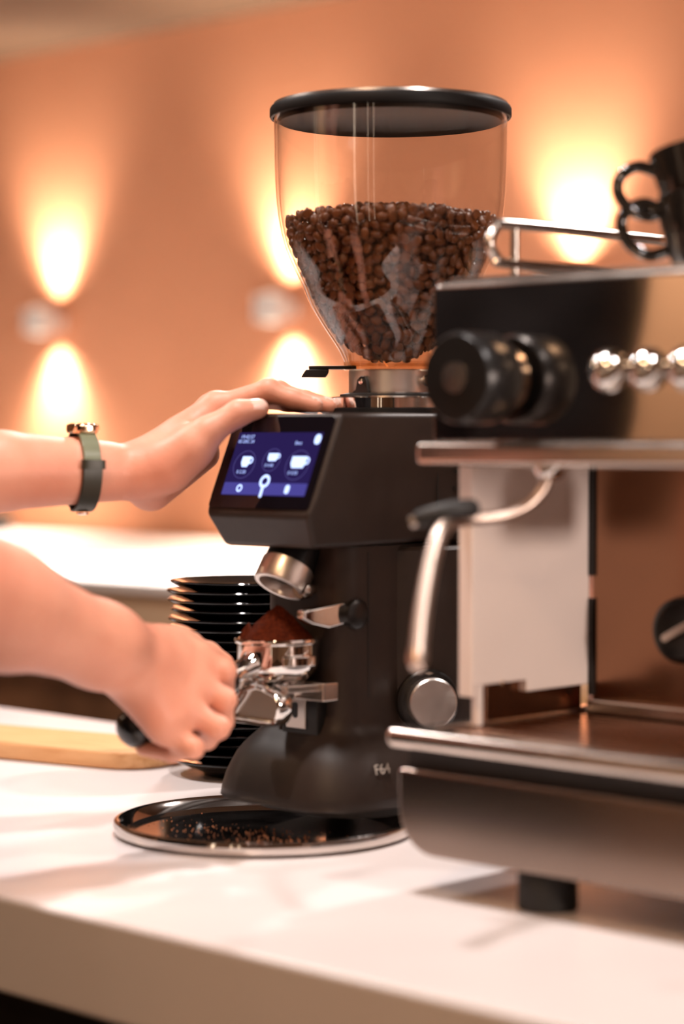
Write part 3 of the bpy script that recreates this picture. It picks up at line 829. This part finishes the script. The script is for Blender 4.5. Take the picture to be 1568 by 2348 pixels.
def field(ops, p):
    d = np.full(len(p), 1.0)
    for kind, pr, k in ops:
        e = pr.d(p)
        if kind == '+': d = smin(d, e, k)
        else: d = -smin(-d, e, k)            # carve
    return d
def surface(ops, lo, hi, h, B=12, warp=None):
    lo = np.array(lo, float); hi = np.array(hi, float)
    n = np.ceil((hi - lo) / h / B).astype(int)
    half = B * h * .5 * math.sqrt(3)
    gi = np.stack(np.meshgrid(*[np.arange(k) for k in n], indexing='ij'), -1).reshape(-1, 3)
    gc = lo + (gi + .5) * B * h
    C = np.array([o[1].c for o in ops]); R = np.array([o[1].R for o in ops])
    dist = np.sqrt(((gc[:, None] - C[None])**2).sum(2)) - R[None]
    near = dist.min(1) < half + .02
    keep = [i for i in np.nonzero(near)[0]]
    ax = np.arange(B + 1)
    loc = np.stack(np.meshgrid(ax, ax, ax, indexing='ij'), -1).reshape(-1, 3)
    N = n * B + 3
    def key(c): return (c[..., 0].astype(np.int64) * N[1] + c[..., 1]) * N[2] + c[..., 2]
    VK = []; VP = []; QK = []; 
    corners = np.array([[a, b, c] for a in (0, 1) for b in (0, 1) for c in (0, 1)])
    edges = [(i, j) for i in range(8) for j in range(i+1, 8) if np.abs(corners[i] - corners[j]).sum() == 1]
    for i in keep:
        sub = [o for o, dd in zip(ops, dist[i]) if dd < half + .035]
        if not sub: continue
        g0 = gi[i] * B
        P = lo + (g0 + loc) * h
        f = field(sub, P if warp is None else warp(P))
        if f.min() > 0 or f.max() < 0: continue
        Fv = f.reshape(B+1, B+1, B+1)
        cor = np.stack([Fv[c[0]:c[0]+B, c[1]:c[1]+B, c[2]:c[2]+B] for c in corners], -1).reshape(-1, 8)
        neg = cor < 0; act = neg.any(1) & ~neg.all(1)
        cc = np.stack(np.meshgrid(*[np.arange(B)]*3, indexing='ij'), -1).reshape(-1, 3)[act]
        cv = cor[act]; sm = np.zeros((len(cv), 3)); ct_ = np.zeros(len(cv))
        for a, b in edges:
            m_ = (cv[:, a] < 0) != (cv[:, b] < 0)
            t = np.where(m_, cv[:, a] / (cv[:, a] - cv[:, b] + 1e-20), 0)
            sm += np.where(m_[:, None], corners[a] + t[:, None] * (corners[b] - corners[a]), 0); ct_ += m_
        VP.append(lo + (g0 + cc + sm / ct_[:, None]) * h); VK.append(key(g0 + cc + 1))
        for axn in range(3):
            s1 = [slice(0, B)]*3; s2 = [slice(0, B)]*3; s2[axn] = slice(1, B+1)
            A_ = Fv[tuple(s1)] < 0; Bn = Fv[tuple(s2)] < 0
            e = np.stack(np.nonzero(A_ != Bn), -1)
            if not len(e): continue
            fl = A_[tuple(e.T)]
            u, w_ = [k for k in range(3) if k != axn]
            du = np.zeros(3, int); du[u] = 1; dw = np.zeros(3, int); dw[w_] = 1
            base = g0 + e + 1
            q = np.stack([key(base - du - dw), key(base - dw), key(base), key(base - du)], -1)
            flip = fl if axn != 1 else ~fl
            q[~flip] = q[~flip][:, ::-1]
            QK.append(q)
    VK = np.concatenate(VK); VP = np.concatenate(VP); QK = np.concatenate(QK)
    o_ = np.argsort(VK); VK = VK[o_]; VP = VP[o_]
    ix = np.clip(np.searchsorted(VK, QK), 0, len(VK)-1)
    ok = (VK[ix] == QK).all(1)
    Q = ix[ok]
    lab = np.arange(len(VP))                 # keep the largest connected sheet only
    e = np.concatenate([Q[:, [0, 1]], Q[:, [1, 2]], Q[:, [2, 3]]])
    while True:
        new = lab.copy(); np.minimum.at(new, e[:, 0], lab[e[:, 1]]); np.minimum.at(new, e[:, 1], lab[e[:, 0]])
        new = new[new]
        if (new == lab).all(): break
        lab = new
    big = np.bincount(lab).argmax(); kp_ = lab == big
    Q = Q[kp_[Q[:, 0]]]; rm = np.cumsum(kp_) - 1
    return VP[kp_], rm[Q]
def skin_mesh(name, VP, Q, material, parent, origin, extra=None, relax=0):
    if relax:
        e = np.concatenate([Q[:, [0, 1]], Q[:, [1, 2]], Q[:, [2, 3]], Q[:, [3, 0]]])
        for _ in range(relax):
            acc = np.zeros_like(VP); c = np.zeros(len(VP))
            np.add.at(acc, e[:, 0], VP[e[:, 1]]); np.add.at(c, e[:, 0], 1)
            np.add.at(acc, e[:, 1], VP[e[:, 0]]); np.add.at(c, e[:, 1], 1)
            VP = VP * .5 + .5 * acc / np.maximum(c, 1)[:, None]
    me = bpy.data.meshes.new(name)
    me.vertices.add(len(VP)); me.vertices.foreach_set('co', (VP - np.array(origin)).astype(np.float32).ravel())
    me.loops.add(len(Q)*4); me.loops.foreach_set('vertex_index', Q.astype(np.int32).ravel())
    me.polygons.add(len(Q)); me.polygons.foreach_set('loop_start', np.arange(0, len(Q)*4, 4, dtype=np.int32))
    me.polygons.foreach_set('loop_total', np.full(len(Q), 4, np.int32))
    me.polygons.foreach_set('use_smooth', np.ones(len(Q), bool))
    me.materials.append(material)
    if extra is not None:
        for m_ in extra[1]: me.materials.append(m_)
        me.polygons.foreach_set('material_index', extra[0](VP[Q].mean(1)).astype(np.int32))
    me.update(calc_edges=True); me.validate()
    return link(name, me, None, parent)

LS = dict(sh=(-1.662, .82, .50), el=(-1.565, 1.01, .295), x0=(-1.5103, 1.1552, .3068), wa=(-1.4831, 1.2204, .3063), W0=(-1.4747, 1.2382, .3059), W=(-1.4664, 1.2601, .3042),
  iM=(-1.4363, 1.3334, .3602), iP=(-1.4027, 1.3595, .3748), iD=(-1.3842, 1.3729, .3675), iT=(-1.3692, 1.3844, .3622),
  mM=(-1.4537, 1.3443, .3586), mP=(-1.4152, 1.3822, .3740), mD=(-1.3936, 1.3972, .3672), mT=(-1.3766, 1.4092, .3622),
  rM=(-1.4711, 1.3551, .3531), rP=(-1.4332, 1.3853, .3690), rD=(-1.4165, 1.3985, .3650), rT=(-1.4020, 1.4109, .3622),
  pM=(-1.4869, 1.3602, .3416), pP=(-1.4639, 1.3827, .3482), pD=(-1.4540, 1.3954, .3420), pT=(-1.4400, 1.4060, .3300),
  tC=(-1.4344, 1.2771, .3070), tM=(-1.4106, 1.2974, .3394), tI=(-1.3963, 1.3189, .3550), tT=(-1.3870, 1.3345, .3592),
  h0=(-1.473, 1.2879, .2914), h1=(-1.4671, 1.3436, .3205))
RS = dict(sh=(-1.322, .82, .50), el=(-1.317, .915, .243), x0=(-1.3232, 1.0114, .2101), W=(-1.3324, 1.1465, .1640),
  iM=(-1.3299, 1.2114, .1596), iP=(-1.3168, 1.2276, .1482), iD=(-1.3429, 1.2529, .1267), iT=(-1.3620, 1.2600, .1150),
  mM=(-1.3194, 1.1999, .1432), mP=(-1.3037, 1.2143, .1277), mD=(-1.3137, 1.2246, .1087), mT=(-1.3460, 1.2380, .1010),
  rM=(-1.3134, 1.1838, .1226), rP=(-1.2954, 1.2005, .1080), rD=(-1.3226, 1.2153, .0941), rT=(-1.3560, 1.2270, .0930),
  pM=(-1.3168, 1.1686, .1066), pP=(-1.2994, 1.1779, .0938), pD=(-1.3237, 1.1792, .0868), pT=(-1.3560, 1.1770, .0880),
  tC=(-1.3442, 1.1839, .1668), tM=(-1.3726, 1.2398, .1629), tI=(-1.3817, 1.2700, .1540), tT=(-1.3830, 1.2900, .1455),
  h0=(-1.3355, 1.1469, .1478), h1=(-1.3177, 1.1626, .1156))
def lerp(a, b, t): return tuple(np.array(a) * (1-t) + np.array(b) * t)
def hand_ops(S, left):
    o = []
    W = S['W']
    back = np.cross(np.array(S['mM']) - np.array(W), np.array(S['pM']) - np.array(S['iM'])); back /= np.linalg.norm(back)
    if left and back[2] < 0: back = -back
    for m, rw, rm in (('i', .0150, .0128), ('m', .0155, .0124), ('r', .0150, .0118), ('p', .0150, .0112)):
        st = np.array(lerp(W, S[m+'M'], .12))
        o.append(('+', Cap(st, rw, S[m+'M'], rm), .014))
    # fill between the metacarpals
    o.append(('+', Cap(lerp(S['iM'], S['mM'], .5), .0108, lerp(S['mM'], S['rM'], .5), .0105), .008))
    o.append(('+', Cap(lerp(S['mM'], S['rM'], .5), .0105, lerp(S['rM'], S['pM'], .5), .0098), .008))
    o.append(('+', Cap(S['h0'], .0205, S['h1'], .0150), .014))            # heel of the hand
    o.append(('+', Cap(lerp(W, S['tC'], .55), .0205, lerp(S['tC'], S['tM'], .55), .0170), .016))   # thumb ball
    o.append(('+', Cap(S['tC'], .0175, S['tM'], .0128), .012))
    o.append(('+', Cap(lerp(S['tM'], S['tC'], .35), .0105, lerp(S['iM'], W, .42), .0105), .014))   # web
    for f, r0, r1, r2, r3 in (('i', .0112, .0096, .0082, .0074), ('m', .0112, .0098, .0084, .0075), ('r', .0106, .0092, .0079, .0071), ('p', .0096, .0082, .0071, .0063)):
        o.append(('+', Cap(S[f+'M'], r0, S[f+'P'], r1), .006))
        o.append(('+', Cap(S[f+'P'], r1*.99, S[f+'D'], r2), .0035))
        o.append(('+', Cap(S[f+'D'], r2, S[f+'T'], r3), .0030))
        pm = np.array(S[f+'P']); ou = pm - (np.array(S[f+'M']) + np.array(S[f+'D'])) / 2; ou /= max(1e-6, np.linalg.norm(ou))
        o.append(('+', Ell(pm + ou * r1 * .35, (r1*.85,)*3), .005))        # knuckle
    o.append(('+', Cap(S['tM'], .0120, S['tI'], .0112), .007))
    o.append(('+', Cap(S['tI'], .0112, S['tT'], .0088), .004))
    for m in 'imr':                                                         # knuckle and tendon relief on the back
        mk = np.array(S[m+'M']) + back * .0035
        o.append(('+', Ell(mk, (.0098,)*3), .008))
        o.append(('+', Cap(mk + back*.0045, .0034, np.array(lerp(W, S[m+'M'], .25)) + back*.0095, .0026), .009))
    return o
ops = []
# arms
ops += [('+', Cap(LS['sh'], .052, lerp(LS['sh'], LS['el'], .45), .047), .03), ('+', Cap(lerp(LS['sh'], LS['el'], .45), .046, LS['el'], .037), .02),
        ('+', Cap(LS['el'], .037, lerp(LS['el'], LS['W'], .28), .0405), .025), ('+', Cap(lerp(LS['el'], LS['W'], .28), .0405, LS['x0'], .0335), .006),
        ('+', Cap(LS['x0'], .0335, LS['wa'], .0275), .005), ('+', Cap(LS['wa'], .0275, LS['W0'], .0245), .005), ('+', Cap(LS['W0'], .0245, LS['W'], .0235), .005)]
ops += hand_ops(LS, True)
ops += [('+', Cap(RS['sh'], .052, lerp(RS['sh'], RS['el'], .45), .047), .03), ('+', Cap(lerp(RS['sh'], RS['el'], .45), .046, RS['el'], .039), .02),
        ('+', Cap(RS['el'], .039, lerp(RS['el'], RS['W'], .25), .0435), .025), ('+', Cap(lerp(RS['el'], RS['W'], .25), .0435, RS['x0'], .0425), .02),
        ('+', Cap(RS['x0'], .0425, lerp(RS['x0'], RS['W'], .75), .0300), .02), ('+', Cap(lerp(RS['x0'], RS['W'], .75), .0300, RS['W'], .0265), .02)]
ops += hand_ops(RS, False)
# trunk, neck, head
cx_, cy_ = -1.492, .80
trunk = [('+', Cap((-1.622, .815, .475), .050, (-1.362, .815, .475), .050), .05), ('+', Cap((-1.552, .80, .38), .115, (-1.432, .80, .38), .115, (0, 1, 0), 1.12), .06),
         ('+', Cap((-1.532, .80, .12), .105, (-1.452, .80, .12), .105, (0, 1, 0), 1.10), .10), ('+', Cap((-1.552, .79, -.06), .110, (-1.432, .79, -.06), .110, (0, 1, 0), 1.05), .10)]
ops += trunk
ops += [('+', Cap((cx_, .812, .50), .058, (cx_, .835, .60), .050), .05),
        ('+', Ell((cx_, .855, .715), (.073, .092, .098)), .02), ('+', Ell((cx_, .890, .672), (.056, .058, .068)), .03),
        ('+', Ell((cx_, .912, .628), (.026, .022, .020)), .03),
        ('+', Cap((cx_, .944, .705), .007, (cx_, .962, .676), .0115), .014), ('+', Ell((cx_-.012, .955, .672), (.008,)*3), .008), ('+', Ell((cx_+.012, .955, .672), (.008,)*3), .008),
        ('+', Cap((cx_-.016, .946, .649), .0055, (cx_+.016, .946, .649), .0055), .006), ('+', Cap((cx_-.014, .945, .641), .006, (cx_+.014, .945, .641), .006), .005)]
for s_ in (-1, 1):
    ops += [('-', Ell((cx_ + s_*.031, .953, .709), (.019, .013, .012)), .012), ('+', Ell((cx_ + s_*.031, .928, .709), (.0135,)*3), .004),
            ('+', Cap((cx_ + s_*.015, .944, .724), .006, (cx_ + s_*.046, .930, .724), .005), .010),
            ('+', Ell((cx_ + s_*.075, .845, .695), (.008, .018, .031)), .006)]
PO = (cx_, cy_, FZ)
per = empty('person', PO)
tag(per, 'person in a black short-sleeved shirt and green-strapped watch gripping the portafilter', 'person')
VP, Q = surface(ops, (-1.78, .62, -.25), (-1.20, 1.45, .84), .0024)
nails = [(np.array(LS['tT']) + np.array((.0045, -.0045, .0062)), .0078), ]
def nail_idx(c):
    m_ = np.zeros(len(c), int)
    tdir = np.array(LS['tT']) - np.array(LS['tI']); tdir /= np.linalg.norm(tdir)
    nn_ = np.array((.55, -.50, .67)); nn_ -= tdir * (nn_ @ tdir); nn_ /= np.linalg.norm(nn_)
    sd = np.cross(tdir, nn_)
    q = c - (np.array(LS['tT']) + tdir * .0015)
    m_[(np.abs(q @ tdir) < .0072) & (np.abs(q @ sd) < .0058) & (q @ nn_ > .0045)] = 1
    for f in 'imr':
        T = np.array(LS[f+'T']); D = np.array(LS[f+'D']); td = (T - D) / np.linalg.norm(T - D)
        n2 = np.array((.0, .0, 1.)); n2 -= td * (n2 @ td); n2 /= np.linalg.norm(n2); s2 = np.cross(td, n2)
        q = c - (T + td*.001)
        m_[(np.abs(q @ td) < .0055) & (np.abs(q @ s2) < .0045) & (q @ n2 > .0035)] = 1
    q = np.abs(c[:, 0] - cx_); mouth = (q < .020) & (c[:, 1] > .944) & (np.abs(c[:, 2] - .645) < .008); m_[mouth] = 2
    for s_ in (-1, 1):
        e = c - np.array((cx_ + s_*.031, .928, .709)); d_ = np.sqrt((e*e).sum(1))
        ey = (d_ < .0150) & (np.abs(e[:, 2]) < .0055) & (e[:, 1] > .008); m_[ey] = 3
        m_[ey & (np.hypot(e[:, 0], e[:, 2]) < .0052)] = 4
    return m_
skin_mesh('body', VP, Q, M['skin'], per, PO, (nail_idx, [M['nail'], M['lips'], M['eye'], M['iris']]), relax=1)
# clothes and hair
def grow(o, g): 
    r = []
    for kind, p, k in o:
        q = Cap(p.a, p.ra + g, p.b, p.rb + g, p.n, p.fs); r.append((kind, q, k))
    return r
g_ = .017
sh_ops = grow(trunk, g_) + [('+', Cap((cx_-.045, .80, .12), .125, (cx_+.045, .80, .12), .125, (0, 1, 0), 1.10), .10), ('+', Cap((cx_-.05, .79, -.10), .128, (cx_+.05, .79, -.10), .128, (0, 1, 0), 1.05), .06)]
for S in (LS, RS):
    sh_ops += [('+', Cap(S['sh'], .064, lerp(S['sh'], S['el'], .40), .066), .03), ('+', Cap(lerp(S['sh'], S['el'], .40), .064, lerp(S['sh'], S['el'], .62), .066), .01)]
sh_ops += [('+', Cap((cx_, .812, .515), .066, (cx_, .818, .535), .062), .05)]
sh_ops += [('-', Cap((cx_, .822, .560), .056, (cx_, .85, .70), .10), .01)]
for S in (LS, RS):   # open sleeve ends
    d_ = np.array(S['el']) - np.array(S['sh']); d_ /= np.linalg.norm(d_)
    e0 = np.array(lerp(S['sh'], S['el'], .60)); sh_ops += [('-', Cap(e0 + d_*.060, .055, e0 + d_*.14, .062), .004)]
def folds(p):
    a = np.sin(p[:, 0]*55 + p[:, 2]*38 + 2*np.sin(p[:, 1]*21)) * .0028 + np.sin(p[:, 0]*-32 + p[:, 2]*61 + p[:, 1]*27) * .0020
    return p + np.stack([a*.6, a, a*.3], -1)
V2, Q2 = surface(sh_ops, (-1.82, .58, -.28), (-1.16, 1.06, .62), .0055, 10, folds)
skin_mesh('shirt', V2, Q2, M['shirt'], per, PO, None, 1)
tro = [('+', Cap((-1.552, .79, -.10), .122, (-1.432, .79, -.10), .122, (0, 1, 0), 1.05), .06)]
for s_ in (-1, 1):
    tro += [('+', Cap((cx_ + s_*.085, .79, -.14), .096, (cx_ + s_*.10, .80, -.46), .068), .04), ('+', Cap((cx_ + s_*.10, .80, -.46), .068, (cx_ + s_*.105, .785, FZ+.075), .056), .03)]
V3_, Q3 = surface(tro, (-1.72, .58, FZ-.02), (-1.22, 1.0, .06), .010, 8)
skin_mesh('trousers', V3_, Q3, M['trousers'], per, PO, None, 1)
for s_ in (-1, 1):
    V4, Q4 = surface([('+', Cap((cx_ + s_*.105, .765, FZ+.048), .046, (cx_ + s_*.112, .93, FZ+.038), .038), .02), ('+', Cap((cx_ + s_*.105, .775, FZ+.06), .046, (cx_ + s_*.105, .78, FZ+.10), .044), .02),
                      ('-', Cap((cx_-.5, .8, FZ-.30), .30, (cx_+.5, .8, FZ-.30), .30), .004)], (-1.72, .66, FZ-.02), (-1.22, 1.02, FZ+.18), .008, 8)
    skin_mesh('shoe', V4, Q4, M['shoe'], per, PO, None, 1)
hr_ops = [('+', Ell((cx_, .842, .732), (.083, .094, .098)), .02), ('+', Ell((cx_, .795, .655), (.062, .050, .070)), .03), ('+', Ell((cx_, .755, .70), (.035, .035, .040)), .02),
          ('-', Ell((cx_, .965, .665), (.064, .075, .082)), .01)]
V5, Q5 = surface(hr_ops, (-1.62, .68, .55), (-1.32, 1.0, .86), .005, 8)
skin_mesh('hair', V5, Q5, M['hair'], per, PO, None, 1)

# ------------------------------------------------------------------ wristwatch on the left wrist
wc = Vector(LS['wa']); wa_ = (Vector(LS['W']) - Vector(LS['x0'])).normalized()
wu = Vector((0, 0, 1)); wu = (wu - wa_ * wu.dot(wa_)).normalized(); ws = wa_.cross(wu)     # up, and sideways
wt = empty('wristwatch', wc)
tag(wt, 'slim watch with pale gold case and olive green rubber strap', 'watch')
def strap_pts(a0, a1, n, rx, rz, half, th, dz=.0):
    rings_ = []
    for i in range(n + 1):
        a = math.radians(a0 + (a1 - a0) * i / n)
        o1 = ws * (math.cos(a)) + wu * (math.sin(a))
        p_in = ws * (math.cos(a)*rx) + wu * (math.sin(a)*rz + dz); p_out = p_in + o1 * th
        rings_.append([p_in - wa_*half, p_in + wa_*half, p_out + wa_*(half*.92), p_out - wa_*(half*.92)])
    return rings_
# sideways axis facing the camera decides which arc is the visible one
sgn = 1 if ws.dot(Vector((.69, -.72, 0))) > 0 else -1
def ang(a): return a if sgn > 0 else 180 - a
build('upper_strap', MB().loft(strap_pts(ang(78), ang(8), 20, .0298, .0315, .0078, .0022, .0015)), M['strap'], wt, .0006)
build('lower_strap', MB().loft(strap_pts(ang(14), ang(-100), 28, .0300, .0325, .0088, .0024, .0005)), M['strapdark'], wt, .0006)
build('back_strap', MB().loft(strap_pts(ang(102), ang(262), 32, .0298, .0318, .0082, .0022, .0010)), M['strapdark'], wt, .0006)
kl = []
for t in np.linspace(0, 2*PI, 41)[:-1]:
    kl.append(t)
kr = []
kc = ws * (sgn * .0322) + wu * .0060
for t in kl:
    u_ = math.copysign(abs(math.cos(t))**.6, math.cos(t)) * .0100; r_ = math.copysign(abs(math.sin(t))**.6, math.sin(t)) * .0034
    c_ = kc + wa_ * u_ + ws * (sgn * r_)
    kr.append([c_ + wu*.0038 + ws*sgn*.0009, c_ + wu*.0038 - ws*sgn*.0006, c_ - wu*.0038 - ws*sgn*.0006, c_ - wu*.0038 + ws*sgn*.0009])
build('strap_keeper', MB().loft(kr, closed=True), M['strapdark'], wt, .0004)
cm = Matrix((ws, wa_, wu)).transposed().to_4x4(); cm.translation = wu * .0352
cs = build('watch_case', MB().loft([[cm @ Vector((x, y, z)) for x, y in rrect(.034*k_, .0235*k_, .009*k_, 6)] for z, k_ in ((-.0035, .93), (-.001, 1), (.0025, 1), (.0042, .93))]), M['gold'], wt, .0005)
build('watch_face', MB().prism(rrect(.0285, .0185, .007, 6), lambda u, v, k: cm @ Vector((u, v, .0042 + .0006*k))), M['watchglass'], cs)
pm_ = axis_mtx(wu * -.0348 + ws * (sgn * .004), -wu)
build('strap_pin', MB().lathe([(.0052, 0), (.0052, .0012), (.0040, .0020), (.0, .0022)], 20, pm_), M['pin'], wt)
